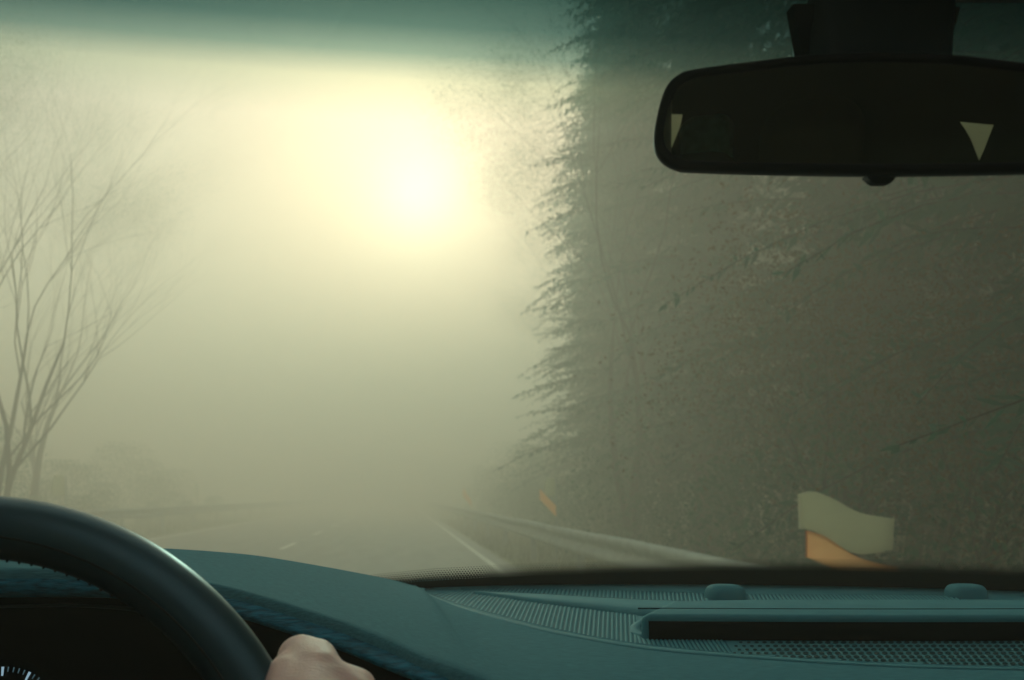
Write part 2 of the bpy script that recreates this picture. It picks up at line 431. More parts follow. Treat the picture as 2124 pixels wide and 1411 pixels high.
# raised rear ledge between ribs and glass, seen as the lighter strip under the black band
REAR = [(905, 1222), (1000, 1220), (1100, 1220.5), (1250, 1223), (1400, 1228), (1500, 1231), (1750, 1233), (2000, 1233), (2124, 1236), (2700, 1250)]
WBASE = [(905, 1219), (1000, 1216), (1200, 1210.5), (1500, 1207), (1700, 1208), (1900, 1213), (2124, 1225), (2700, 1250)]
mb = MB(); rows = []
for k in range(100):
    u = 900 + k * 25
    a = on_level(u, interp(REAR, u), PL + 0.0004)
    b = on_level(u, interp(WBASE, u), PL + 0.0020)
    if b.y < a.y + .002: b = a + Vector((0, .004, .0008))
    rows.append([a, a.lerp(b, .5) + Vector((0, 0, .0008)), b, b + Vector((0, 0.02, -0.012))])
mb.quad_grid(rows); mb.build('rear_ledge', M['panel'], dash)
# smooth leaf between the two rib fields
LTOP = [(985, 1226), (1100, 1231), (1250, 1240), (1350, 1245), (1480, 1249), (2124, 1249)]
LBOT = [(985, 1227), (1020, 1231), (1100, 1243), (1200, 1255), (1320, 1269), (1400, 1275)]
mb = MB(); rows = []
for k in range(40):
    u = 985 + k * (1480 - 985) / 39
    a = on_level(u, interp(LBOT, min(u, 1400)), PL + 0.0035); b = on_level(u, interp(LTOP, u), PL + 0.0035)
    rows.append([a + Vector((0, -0.0005, -0.004)), a, a.lerp(b, .5), b, b + Vector((0, 0.0008, -0.004))])
mb.quad_grid(rows); mb.build('centre_leaf', M['panel'], dash)
# ribs
def rib(mb, a, b, wdt, h):
    a, b = Vector(a), Vector(b); d = (b - a); s_ = Vector((d.y, -d.x, 0)).normalized() * wdt / 2
    if d.length < 0.002: return
    n = 5; rows = []
    for k in range(n + 1):
        p = a + d * k / n; e = h * min(1, 3.5 * min(k, n - k) / n + 0.15)
        rows.append([p - s_, p - s_ * .55 + Vector((0, 0, e * .8)), p + Vector((0, 0, e)), p + s_ * .55 + Vector((0, 0, e * .8)), p + s_])
    mb.quad_grid(rows)
mb = MB(); u = 897
while u < 1516:
    vb = interp(OUT, u) - 2.2
    ut = u + 0.10 * (1275 - u) * (1.0 if u > 960 else 0.8)
    if ut < 1315: vt = interp(LBOT, ut) + 1.5 if ut > 985 else 1228 - (985 - ut) * 0.02
    elif ut < 1332: vt = 1318 - (1330 - ut) * 0.0
    else: vt = 1322
    if vb - vt > 1.5:
        a = on_level(u, vb, PL + 0.0003); b = on_level(ut, vt, PL + 0.0003)
        px = on_level(u + 6.0, vb, PL).x - on_level(u, vb, PL).x
        rib(mb, a, b, max(px, .0018), 0.0008)
    u += 8.2 + 1.6 * min(1, max(0, (u - 897) / 300))
mb.build('rib_field', M['rib'], panel)
mb = MB(); u = 960
while u < 1995:
    if not (1470 < u < 1560):
        ut = u - 6 + 0.03 * (1500 - u); vt = interp(REAR, u) + 0.8; vb = interp(LTOP, u) - 0.8 if u < 1480 else 1247
        if vb - vt > 2:
            a = on_level(u, vb, PL + 0.0003); b = on_level(ut, vt, PL + 0.0003)
            px = on_level(u + 5.2, vb, PL).x - on_level(u, vb, PL).x
            rib(mb, a, b, px, 0.0009)
    u += 8.6
mb.build('rib_field', M['rib'], panel)
# dark ground under the ribs
mb = MB(); rows = []
for k in range(60):
    u = 893 + k * (1520 - 893) / 59
    a = on_level(u, interp(OUT, u) - 1.0, PL + 0.0002)
    ut = u + 0.08 * (1275 - u)
    vt = (interp(LBOT, ut) if ut > 985 else 1227) if ut < 1318 else 1320
    vt = min(vt, interp(OUT, u) - 1.5)
    rows.append([a, on_level(ut, vt, PL + 0.0002)])
mb.quad_grid(rows); mb.build('rib_bed', M['bed'], panel)
mb = MB(); rows = []
for k in range(60):
    u = 960 + k * (1995 - 960) / 59
    rows.append([on_level(u, interp(LTOP, u) if u < 1480 else 1248, PL + 0.0002), on_level(u - 5, interp(REAR, u) + 0.5, PL + 0.0002)])
mb.quad_grid(rows); mb.build('rib_bed', M['bed'], panel)
# perforated mesh: flat dark discs paint in the shade of each hole
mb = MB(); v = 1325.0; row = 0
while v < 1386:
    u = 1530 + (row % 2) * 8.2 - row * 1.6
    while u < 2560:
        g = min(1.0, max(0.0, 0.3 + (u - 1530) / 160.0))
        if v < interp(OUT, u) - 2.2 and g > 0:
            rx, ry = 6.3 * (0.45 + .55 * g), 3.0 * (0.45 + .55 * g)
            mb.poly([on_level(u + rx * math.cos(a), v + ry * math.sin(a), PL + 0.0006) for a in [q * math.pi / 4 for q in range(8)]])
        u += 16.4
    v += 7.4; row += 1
mb.build('grille_hole_discs', M['gap'], panel, smooth=False)

# display hood: long low lid with black front
def rounded_profile(y0, y1, z0, z1, r, n=5):
    pts = [(y0, z0)]
    for k in range(n + 1):
        a = math.pi - k / n * math.pi / 2; pts.append((y0 + r + r * math.cos(a), z1 - r + r * math.sin(a)))
    for k in range(n + 1):
        a = math.pi / 2 - k / n * math.pi / 2; pts.append((y1 - r + r * math.cos(a), z1 - r + r * math.sin(a)))
    pts.append((y1, z0)); return pts
HX0, HX1 = 0.2035, 0.665
mb = MB(); rows = []
for t in [0, .0004, .0012, .0024, .004, .006, .008, .0105, .0135] + [.02 + .96 * q / 30 for q in range(31)] + [.9865, .99, .993, .996, .9985, 1]:
    x = HX0 + (HX1 - HX0) * t
    e = min(x - HX0, HX1 - x); rr = 0.0062
    q = math.sqrt(max(0, 1 - (1 - min(1, e / rr)) ** 2))
    yf = 0.686 + 0.005 * (1 - q) - 0.006 * math.sin(math.pi * t); yb_ = 0.775 - 0.028 * (1 - q) + .012 * math.sin(math.pi * t)
    zt = -0.0985 - 0.0040 * (1 - q)
    sl = 0.62 * max(0.0, 1 - (x - HX0) / 0.12)
    rows.append([Vector((x + sl * (a - yf), a, b + EYE)) for a, b in rounded_profile(yf, yb_, PL - 0.001, zt, 0.0042)])
x_s = rows
# denser at the ends
mb.quad_grid(rows); mb.poly(rows[0]); mb.poly(list(reversed(rows[-1])))
hood = mb.build('display_hood', M['panel'], dash)
mb = MB(); rows = []
for k in range(40):
    t = k / 39; x = HX0 + 0.004 + (HX1 - HX0 - 0.008) * t
    yf = 0.6845 - 0.006 * math.sin(math.pi * t)
    rows.append([(x, yf - .0004, PL + EYE + 0.0004), (x, yf - 0.0012, PL + EYE + .004), (x, yf - 0.0004, EYE - 0.1046), (x, yf + 0.003, EYE - 0.1040)])
mb.quad_grid(rows); mb.build('black_fascia', M['black'], hood)
mb = MB()
pts = []
for k in range(40):
    t = k / 39; x = HX0 + 0.006 + (HX1 - HX0 - 0.012) * t
    pts.append(Vector((x, 0.722 - 0.006 * math.sin(math.pi * t), EYE - 0.0986)))
mb.tube(pts, [0.0007] * 40, 5); mb.build('lid_seam', M['gap'], hood)
mb = MB()
ro = [on_level(u, v, PL + .0012) for u, v in smooth_tab([(1340, 1283), (1320, 1289), (1308, 1298), (1306, 1305), (1312, 1312), (1332, 1318), (1372, 1321)], 5)]
ri = [on_level(u, v, PL + .0012) for u, v in smooth_tab([(1343, 1287), (1335, 1292), (1329, 1299), (1328, 1305), (1333, 1311), (1345, 1316), (1374, 1319)], 5)]
mb.quad_grid([[p + Vector((0, 0, -.002)) for p in ro], ro, [a.lerp(b, .5) + Vector((0, 0, .0014)) for a, b in zip(ro, ri)], ri, [p + Vector((0, 0, -.002)) for p in ri]])
mb.build('seat_ring', M['panel'], hood)
# smooth moulded lip that frames the ribs
mb = MB(); lo = smooth_tab([(872, 1219), (868, 1226), (884, 1240), (930, 1258), (1000, 1278), (1100, 1303), (1200, 1324), (1400, 1353), (1800, 1380), (2124, 1389), (2600, 1394), (3500, 1400)], 6)
li = smooth_tab([(884, 1221), (882, 1225), (896, 1235), (948, 1253), (1002, 1268), (1100, 1294), (1200, 1316), (1400, 1346), (1800, 1375), (2124, 1385), (2600, 1390), (3500, 1396)], 6)
lo = [on_level(u, v, LV + .0006) for u, v in lo]; li = [on_level(u, v, LV + .0006) for u, v in li]
mb.quad_grid([[p + Vector((0, 0, -.0008)) for p in lo], lo, [a.lerp(b, .5) + Vector((0, 0, .0003)) for a, b in zip(lo, li)], li, [p + Vector((0, 0.0006, -.005)) for p in li]])
mb.build('panel_lip', M['panel'], dash)

# two small domed caps behind the lid
def dome(u0, u1, vb, vt):
    base = on_level((u0 + u1) / 2, vb, PL); y = base.y
    wx = (u1 - u0) / FPX * y / 2; h = (vb - vt) / FPX * y * 1.02
    mb = MB(); rows = []
    for j in range(11):
        f = j / 10; zz = h * math.sin(f * math.pi / 2) ** 0.95; sc = math.cos(f * math.pi / 2) ** 0.42 if f < 1 else 0.0
        ring = []
        for k in range(32):
            a = 2 * math.pi * k / 32; c, s_ = math.cos(a), math.sin(a)
            sx = math.copysign(abs(c) ** 0.75, c); sy = math.copysign(abs(s_) ** 0.75, s_)
            ring.append(Vector((base.x + wx * sx * (0.55 + .45 * sc) if f < 1 else base.x, y + 0.016 + 0.016 * sy * (0.5 + .5 * sc), base.z + zz)) if f < 1 else Vector((base.x, y + 0.016, base.z + h)))
        # shrink towards the top
        rr = math.sqrt(max(0.0, 1 - (0.9 * f) ** 3)) if f < 1 else 0
        ring = [Vector((base.x + (p.x - base.x) * rr, y + 0.016 + (p.y - y - 0.016) * rr, p.z)) for p in ring]
        rows.append(ring)
    mb.quad_grid(rows, close_u=True)
    o = mb.build('sensor_cap', M['panel'], dash); fix_normals(o); return o
dome(1474, 1557, 1245, 1216); dome(1983, 2062, 1243, 1215)

# ---- instrument cluster
clus = MB(); gc = at(-4, 1522, 0.70)
tilt = Matrix.Rotation(R(-14), 3, 'X')
def dial(r, a, off=0.0):
    return gc + tilt @ Vector((r * math.cos(a), -off, r * math.sin(a)))
Rg = 136 / FPX * 0.70
clus.poly([dial(Rg * 1.12, 2 * math.pi * k / 64) for k in range(64)])
cluster = clus.build('instrument_cluster', M['gloss_black'], car, smooth=False)
mb = MB(); mbig = MB()
for k in range(-30, 31):
    a = math.pi / 2 - R(3.0 + k * 5.05)
    big = (k % 5 == 4)
    r1 = Rg * 1.0; r0 = Rg * (0.862 if big else 0.925); wd = 0.00125 if big else 0.00062
    t_ = Vector((-math.sin(a), 0, math.cos(a)))
    tt = tilt @ t_
    (mbig if big else mb).poly([dial(r0, a, .001) - tt * wd * .7, dial(r0, a, .001) + tt * wd * .7, dial(r1, a, .001) + tt * wd, dial(r1, a, .001) - tt * wd])
mb.build('minor_scale', M['scale'], cluster, smooth=False); mbig.build('major_scale', M['scale_big'], cluster, smooth=False)
mb = MB(); tp = [at(u, v, 0.672) for u, v in smooth_tab([(-300, 1270), (-120, 1260), (0, 1257), (140, 1255), (240, 1260), (284, 1266), (288, 1270)], 6)]
mb.tube(tp, [0.0019] * len(tp), 6); mb.build('trim_strip', mat('trim_strip', (0.05, 0.075, 0.085), 0.5), cluster)

# ---- steering wheel
WC = Vector((-0.2327, 0.4142, -0.1932 + EYE)); WTILT = 0.1915; WR, Wr = 0.1798, 0.0174
e1 = Vector((1, 0, 0)); e2 = Vector((0, math.sin(WTILT), math.cos(WTILT))); ea = Vector((0, -math.cos(WTILT), math.sin(WTILT)))
def rim_pt(th, ph=None, r=Wr):
    rad = e1 * math.cos(th) + e2 * math.sin(th); c = WC + rad * WR
    if ph is None: return c
    return c + (rad * math.cos(ph) + ea * math.sin(ph)) * r
mb = MB(); rows = []
for i in range(160):
    th = 2 * math.pi * i / 160
    rows.append([rim_pt(th, 2 * math.pi * k / 28) for k in range(28)])
rows.append(rows[0]); mb.quad_grid(rows, close_u=True)
wheel = mb.build('steering_wheel', M['rim'], car); fix_normals(wheel)
mb = MB()
for i in range(150):
    th = 2 * math.pi * (i + .3) / 150
    mb.tube([rim_pt(th, math.pi - .25, Wr * .99), rim_pt(th + .010, math.pi - .1, Wr * 1.02), rim_pt(th + .020, math.pi + .1, Wr * 1.02), rim_pt(th + .030, math.pi + .25, Wr * .99)], [.0007] * 4, 5)
mb.build('stitching', M['thread'], wheel)
mb = MB(); mb.tube([rim_pt(2 * math.pi * i / 120, 1.95, Wr * 1.0) for i in range(121)], [0.0005] * 121, 5); mb.build('seam', M['thread'], wheel)
mb = MB(); rows = []
for j, (rr, h) in enumerate(((0.0, 0.004), (0.05, 0.003), (0.072, -0.004), (0.078, -0.02), (0.07, -0.05))):
    rows.append([WC + (e1 * math.cos(a) * 1.1 + e2 * math.sin(a) * .85) * rr + ea * (h - .025) for a in [2 * math.pi * k / 40 for k in range(40)]])
mb.quad_grid(rows, close_u=True); mb.build('hub', M['black'], wheel)
for a in (0.0, math.pi, -math.pi / 2):
    mb = MB(); d_ = e1 * math.cos(a) + e2 * math.sin(a)
    mb.tube([WC + d_ * .06 - ea * .035, WC + d_ * .12 - ea * .02, WC + d_ * (WR - .005)], [.02, .016, .012], 12)
    mb.build('spoke', M['black'], wheel)

EYEPOINT = Vector((0, 0, EYE))                     # where the driver's mirror is aimed from
# ---- rear-view mirror
MC = at(1830, 236, 0.42)
din = (MC - EYEPOINT).normalized()
rout = (Vector((0.02, -1.5, EYE + 0.02)) - MC).normalized()
MN = (rout - din).normalized()                    # faces the cabin
def on_mirror(u, v, off=0.0):
    d = at(u, v, 1.0) - EYEPOINT
    t = (MC - MN * off - EYEPOINT).dot(MN) / d.dot(MN)
    return EYEPOINT + d * t
half = [(1690, 112), (1560, 127), (1440, 143), (1405, 155), (1382, 178), (1368, 215), (1358, 260), (1355, 295), (1360, 320), (1375, 340), (1398, 352), (1430, 356), (1600, 361)]
loop = [(1830, 107)] + half + [(1830, 364)] + [(3660 - u, v) for u, v in reversed(half)]
loop = smooth_tab(loop + [loop[0]], 5)[:-1]
cx_, cy_ = 1830, 236
def ring(sc, off, inset=0):
    out = []
    for u, v in loop:
        du, dv = u - cx_, v - cy_
        L = math.hypot(du, dv * 2.2) + 1e-6
        uu = cx_ + du * sc - (du / abs(du) * inset if abs(du) > 300 else du / 300 * inset)
        vv = cy_ + dv * sc - dv / 120 * inset
        out.append(on_mirror(uu, vv, 0) - MN * off)
    return out
mb = MB()
mb.quad_grid([ring(1, -0.001, 22), ring(1, -0.003, 18), ring(1, -0.003, 6), ring(1, -0.0005, 1.5), ring(1, 0.003, 0), ring(0.985, 0.012, 0), ring(0.9, 0.028, 0), ring(0.72, 0.038, 0), ring(0.35, 0.042, 0), ring(0.02, 0.042, 0)], close_u=True)
mirror = mb.build('rear_view_mirror', M['gloss_black'], car); fix_normals(mirror)
mb = MB(); mb.poly(ring(1, -0.0012, 21)); mg = mb.build('mirror_glass', M['mirror'], mirror, smooth=False)
mb = MB()
lv = [(1800, 364), (1812, 376), (1820, 380), (1848, 380), (1856, 374), (1862, 365)]
a_ = [on_mirror(u, v, 0) - MN * 0.003 for u, v in lv]; b_r = [p - MN * 0.012 for p in a_]
mb.quad_grid([a_ , b_r], close_u=True); mb.poly(a_); mb.poly(list(reversed(b_r))); o = mb.build('dimming_lever', M['black'], mirror); fix_normals(o)
# mount: block with rounded sides plus two thin wings behind it
M['mount'] = mat('mount_plastic', (0.012, 0.024, 0.028), 0.45, 0.5)
mb = MB()
def slab_rows(tops, bots, y_front_t, y_front_b, depth, n=8):
    rows = []
    return rows
top_l, top_r, bot_l, bot_r = 1672, 1972, 1681, 1962
rows = []
for k in range(9):
    t = k / 8
    v = 8 + (150 - 8) * t; ul = top_l + (bot_l - top_l) * t; ur = top_r + (bot_r - top_r) * t
    y = 0.452 - 0.012 * t
    L, Rr = at(ul, v, y + .012), at(ur, v, y + .012); wd = Rr.x - L.x
    sec = []
    for s_ in range(21):
        q = s_ / 20; x = L.x + wd * q; e = min(q, 1 - q) * wd
        rr = 0.009; dep = rr - math.sqrt(max(0, rr * rr - max(0, rr - e) ** 2))
        sec.append(Vector((x, y + dep, L.z)))
    sec += [Vector((Rr.x, y + .03, L.z)), Vector((L.x, y + .03, L.z))]
    rows.append(sec)
mb.quad_grid(rows, close_u=True); o = mb.build('mirror_mount', M['mount'], mirror); fix_normals(o)
for (a, b, c, d) in (((1645, 8), (1690, 8), (1690, 130), (1667, 130)), ((1960, 12), (1993, 15), (1958, 130), (1945, 130))):
    mb = MB(); f1 = [at(u, v, 0.4555) for u, v in (a, b, c, d)]; f2 = [p + Vector((0, 0.008, 0)) for p in f1]
    mb.quad_grid([f1, f2], close_u=True); mb.poly(f1); mb.poly(list(reversed(f2))); o = mb.build('mount_wing', M['black'], mirror, smooth=False); fix_normals(o)

# ---- cabin shell
XL, XR, YB = -0.52, 1.00, -1.45
roof = MB(); rows = []
for k in range(25):
    t = k / 24; x = (XL - .02) + (XR - XL + .04) * t
    yf = 0.470 - 0.10 * ((x - 0.36) / 0.8) ** 2 - 0.001
    crown = 0.05 * math.sin(math.pi * t)
    rows.append([Vector((x, yf + .012, EYE + 0.2895)), Vector((x, yf, EYE + 0.2835)), Vector((x, yf - .035, EYE + 0.285)), Vector((x, yf - .12, EYE + 0.30 + crown * .4)), Vector((x, -.38, EYE + 0.30 + crown)), Vector((x, YB - .02, EYE + 0.26 + crown))])
lights = [r[3:5] for r in rows[3:-3]]
roof.quad_grid([r[:4] for r in rows]); roof.quad_grid([r[4:] for r in rows]); roof.quad_grid([r[3:5] for r in rows[:4]]); roof.quad_grid([r[3:5] for r in rows[-4:]])
roof_o = roof.build('roof', M['shell'], car)
mb = MB(); mb.quad_grid(lights); mb.build('added_skylight', M['side_glass'], roof_o)  # unseen pane added overhead to light the hand and dashboard
mb = MB(); mb.box((0.335, 0.40, EYE + 0.287), (0.17, 0.10, 0.014)); bevel(mb.build('overhead_console', M['black'], roof_o), 0.006)
mb = MB(); mb.box(((XL + XR) / 2, -0.3, 0.30), (XR - XL, 2.3, 0.02)); mb.build('floor_pan', M['shell'], car, smooth=False)
for xs, sgn in ((XL, -1), (XR, 1)):
    # door: lower panel, pillars and window frame as one pressed sheet with an opening
    mb = MB(); bm = bmesh.new()
    outer = [(0.98, 0.29), (0.98, 1.09), (0.44, EYE + .30), (YB, EYE + .30), (YB, 0.29)]
    win = [(0.62, 1.10), (0.36, EYE + .22), (-0.42, EYE + .22), (-0.42, 1.08)]
    ov = [bm.verts.new((xs, y, z)) for y, z in outer]; iv = [bm.verts.new((xs, y, z)) for y, z in win]
    ed = [bm.edges.new((ov[i], ov[(i + 1) % 5])) for i in range(5)] + [bm.edges.new((iv[i], iv[(i + 1) % 4])) for i in range(4)]
    bmesh.ops.triangle_fill(bm, use_beauty=True, edges=ed)
    me = bpy.data.meshes.new('door'); bm.to_mesh(me); bm.free()
    d_o = link_mesh('door', me, M['door'], car, smooth=False)
    so_ = d_o.modifiers.new('thick', 'SOLIDIFY'); so_.thickness = 0.05 * (-sgn); so_.offset = -1
    mb = MB(); mb.poly([(xs + sgn * .02, y, z) for y, z in win]); mb.build('side_window', M['light_cut_glass'], d_o, smooth=False)
    # windscreen pillar
    mb = MB(); pp = []
    for k in range(10):
        t = k / 9; z = WB + (WT - WB) * t; x = 0.25 + sgn * (0.87 - 0.17 * t); pp.append((x, ws_y(x, z) - .01, z + EYE))
    mb.tube(pp, [0.035] * 10, 10); mb.build('windscreen_pillar', M['shell'], car)
# rear wall with two small quarter lights, placed where the mirror shows them
def mirrored(u, v, yw):
    p = on_mirror(u, v); d = (p - EYEPOINT).normalized(); r = d - 2 * d.dot(MN) * MN
    return p + r * ((yw - p.y) / r.y)
holes = [[(1350, 236), (1416, 238), (1411, 262), (1400, 290), (1391, 313), (1382, 330), (1352, 330)],
         [(1990, 253), (2060, 260), (2050, 286), (2040, 312), (2030, 334), (2024, 318), (2014, 292), (2002, 270)]]
bm = bmesh.new()
oz = [(XL - .3, YB, 0.29), (XR + .3, YB, 0.29), (XR + .3, YB, EYE + .36), (XL - .3, YB, EYE + .36)]
edges = []
for lp in [[Vector(p) for p in oz]] + [[mirrored(u, v, YB) for u, v in h] for h in holes]:
    vs = [bm.verts.new(p) for p in lp]
    edges += [bm.edges.new((vs[i], vs[(i + 1) % len(vs)])) for i in range(len(vs))]
bmesh.ops.triangle_fill(bm, use_beauty=True, edges=edges)
me = bpy.data.meshes.new('rear_wall'); bm.to_mesh(me); bm.free()
rw = link_mesh('rear_wall', me, M['shell'], car, smooth=False)
for h in holes:
    mb = MB(); mb.poly([mirrored(u, v, YB - .01) for u, v in h]); mb.build('quarter_light', M['side_glass'], rw, smooth=False)
# seats
def seat(x, y):
    mb = MB(); mb.box((x, y + .02, 0.62), (0.5, 0.5, 0.16)); s_ = bevel(mb.build('seat', M['cloth'], car), .05, 4)
    mb = MB(); mb.box((x, y - .33, 0.92), (0.5, 0.14, 0.56), Matrix.Rotation(R(16), 3, 'X')); bevel(mb.build('backrest', M['cloth'], s_), .05, 4)
    mb = MB(); mb.box((x, y - .46, 1.19), (0.27, 0.10, 0.14), Matrix.Rotation(R(10), 3, 'X')); bevel(mb.build('headrest', M['cloth'], s_), .04, 4)
seat(-0.24, -0.22); seat(0.72, -0.30)
mb = MB(); mb.box((0.24, -1.15, 0.62), (1.3, 0.5, 0.16)); rs = bevel(mb.build('rear_bench', M['cloth'], car), .05, 4)
mb = MB(); mb.box((0.24, -1.38, 0.80), (1.3, 0.10, 0.5)); bevel(mb.build('backrest', M['cloth'], rs), .04, 4)
p1 = mirrored(1680, 300, -1.30)
mb = MB(); mb.box((p1.x, -1.30, p1.z - .03), (0.22, 0.16, 0.26)); bevel(mb.build('headrest', M['brown_cloth'], rs), .079, 8)
M['seat_teal'] = mat('seat_cloth', (0.10, 0.32, 0.35), 0.9, 0.1, noise=(40, 0.3))
p1 = mirrored(1462, 320, -1.36)
mb = MB(); mb.box((p1.x, -1.37, p1.z - .02), (0.13, 0.08, 0.22)); bevel(mb.build('headrest', M['seat_teal'], rs), .038, 6)
# bonnet ahead of the glass, below the sight line over the dashboard
mb = MB(); rows = []
for j in range(9):
    y = 1.22 + j * 0.13; rows.append([(0.25 + s_ * 0.82, y - 0.2 * s_ * s_, 0.985 - 0.016 * j - 0.003 * j * j - 0.10 * s_ * s_) for s_ in [k / 8 - 1 for k in range(17)]])
rows.append([(p[0], p[1] + .06, 0.5) for p in rows[-1]])
mb.quad_grid(rows); mb.build('bonnet', M['bonnet'], car)

# ------------------------------------------------------------------ the driver
def capsules(chains):
    """chains of (point, radius); closed round tubes that overlap and are fused by a voxel remesh"""
    mb = MB()
    for ch in chains:
        pts, rad = [], []
        for (p, r), (q, s_) in zip(ch, ch[1:]):
            p, q = Vector(p), Vector(q)
            for k in range(5): t = k / 5; pts.append(p.lerp(q, t)); rad.append(r + (s_ - r) * t)
        pts.append(Vector(ch[-1][0])); rad.append(ch[-1][1])
        mb.tube(pts, rad, 16)
        for p, r in ch:
            p = Vector(p)
            rows = []
            for j in range(9):
                a = math.pi * (j + .02) / 8.04
                rows.append([p + Vector((math.sin(a) * math.cos(b), math.sin(a) * math.sin(b), math.cos(a))) * r for b in [2 * math.pi * k / 16 for k in range(16)]])
            mb.quad_grid(rows, close_u=True); mb.poly(rows[0]); mb.poly(list(reversed(rows[-1])))
    return mb
def fuse(mb, voxel, name, smooth_it=3, factor=0.5):
    me = mb.mesh(name + '_raw'); o = bpy.data.objects.new(name + '_raw', me); col.objects.link(o)
    r = o.modifiers.new('r', 'REMESH'); r.mode = 'VOXEL'; r.voxel_size = voxel; r.use_smooth_shade = True
    s_ = o.modifiers.new('s', 'SMOOTH'); s_.iterations = smooth_it; s_.factor = factor
    dg = bpy.context.evaluated_depsgraph_get(); dg.update()
    out = bpy.data.meshes.new_from_object(o.evaluated_get(dg)); out.name = name
    bpy.data.objects.remove(o); bpy.data.meshes.remove(me)
    return out
person = empty('person', (-0.24, -0.3, 0.55), 'driver in a dark shirt with one pale hand closed on the steering wheel', 'person')
K = 1 / FPX
def hp(u, v, y): return at(u, v, y)
mi, mm, mr, ml = hp(634, 1366, .462), hp(722, 1424, .450), hp(800, 1486, .436), hp(850, 1560, .424)
wrist = hp(800, 1640, .335)
hand = [
    [(hp(626, 1369, .464), .0150), (hp(640, 1405, .440), .0160)],                       # index knuckle
    [(hp(661, 1363, .460), .0108), (hp(662, 1400, .436), .0140)],                       # fold of skin beside it
    [(hp(741, 1426, .448), .0113), (hp(728, 1465, .426), .0135)],                       # middle knuckle
    [(hp(690, 1427, .448), .0148), (hp(690, 1510, .406), .0180)], [(hp(604, 1398, .444), .0130), (hp(655, 1422, .436), .0185), (hp(640, 1480, .408), .0190)], [(hp(690, 1440, .432), .0180), (hp(735, 1460, .424), .0150)],
    [(hp(714, 1423, .448), .0128), (hp(710, 1510, .406), .0180)],
    [(mi, .0115), (hp(600, 1420, .490), .0090), (hp(545, 1446, .484), .0078), (hp(500, 1470, .468), .0068)],
    [(mm, .0112), (hp(668, 1500, .486), .0092), (hp(590, 1520, .486), .0080), (hp(525, 1535, .468), .0070)],
    [(mr, .0110), (hp(735, 1575, .474), .0088), (hp(640, 1600, .480), .0077), (hp(560, 1610, .464), .0068)],
    [(ml, .0098), (hp(780, 1650, .460), .0078), (hp(690, 1680, .466), .0070), (hp(610, 1690, .456), .0062)],
    [(mi, .0118), (hp(680, 1500, .398), .0165), (wrist, .021)],
    [(mm, .0115), (hp(740, 1540, .392), .0160), (wrist, .021)],
    [(mr, .0110), (hp(790, 1580, .388), .0145), (wrist, .021)],
    [(ml, .0102), (hp(826, 1620, .382), .0135), (wrist, .021)],
    [(hp(628, 1430, .436), .0180), (hp(660, 1500, .404), .0200), (hp(730, 1590, .366), .020)],
    [(hp(740, 1640, .362), .0175), (hp(640, 1530, .392), .0150), (hp(594, 1452, .412), .0128), (hp(594, 1404, .432), .0118)],   # thumb along the rim
]
wr = Vector(wrist); elbow_r = Vector((0.02, 0.06, EYE - 0.36)); sh_r = Vector((-0.06, -0.30, EYE - 0.20))
hand += [[(wr, .0215), (wr.lerp(elbow_r, .35), .028), (elbow_r, .038)], [(elbow_r, .038), (elbow_r.lerp(sh_r, .5), .046), (sh_r, .055)]]
hx = -0.24
mir = [[(Vector((2 * WC.x - p[0], p[1], p[2])), r) for p, r in ((Vector(q), r) for q, r in ch)] for ch in hand]
torso = [[((hx - .14, -.33, EYE - .24), .075), ((hx + .14, -.33, EYE - .24), .075)], [((hx, -.33, EYE - .22), .09), ((hx, -.32, EYE - .45), .11), ((hx, -.28, EYE - .58), .13)],
         [((hx - .08, -.32, EYE - .36), .10), ((hx + .08, -.32, EYE - .36), .10)],
         [((hx - .09, -.25, EYE - .58), .09), ((hx - .11, .20, EYE - .50), .075), ((hx - .12, .45, EYE - .75), .05), ((hx - .12, .50, EYE - .84), .045), ((hx - .12, .62, EYE - .85), .035)],
         [((hx + .09, -.25, EYE - .58), .09), ((hx + .11, .20, EYE - .50), .075), ((hx + .12, .45, EYE - .75), .05), ((hx + .12, .50, EYE - .84), .045), ((hx + .12, .62, EYE - .85), .035)],
         [((hx, -.34, EYE - .2), .058), ((hx, -.31, EYE - .03), .052)],
         [((hx, -.31, EYE + .09), .086), ((hx, -.285, EYE + .05), .075), ((hx, -.262, EYE - .02), .045)],
         [((hx, -.203, EYE + .06), .009), ((hx, -.190, EYE + .03), .013)], [((hx - .022, -.215, EYE - .008), .008), ((hx + .022, -.215, EYE - .008), .008)],
         [((hx - .083, -.31, EYE + .06), .014), ((hx - .083, -.31, EYE + .03), .010)], [((hx + .083, -.31, EYE + .06), .014), ((hx + .083, -.31, EYE + .03), .010)]]
link_mesh('body', fuse(capsules(hand + mir + torso), 0.0022, 'body', 14), M['skin'], person)
grow = lambda ch, g: [(p, r + g) for p, r in ch]
sleeves = []
for a in (hand, mir):
    w_, e_ = Vector(a[-2][0][0]), Vector(a[-2][2][0])
    sleeves += [[(w_.lerp(e_, .22), .034), (e_, .047)], grow(a[-1], .010)]
link_mesh('shirt', fuse(capsules(sleeves + [grow(c, .010) for c in torso[:3]]), 0.007, 'shirt', 2), M['shirt'], person)
link_mesh('trousers', fuse(capsules([grow(c[:4], .009) for c in torso[3:5]] + [[((hx - .08, -.28, EYE - .60), .12), ((hx + .08, -.28, EYE - .60), .12)]]), 0.009, 'trousers', 2), M['cloth'], person)
link_mesh('hair', fuse(capsules([[((hx, -.325, EYE + .115), .088), ((hx, -.345, EYE + .06), .082)]]), 0.006, 'hair', 1), M['hair'], person)

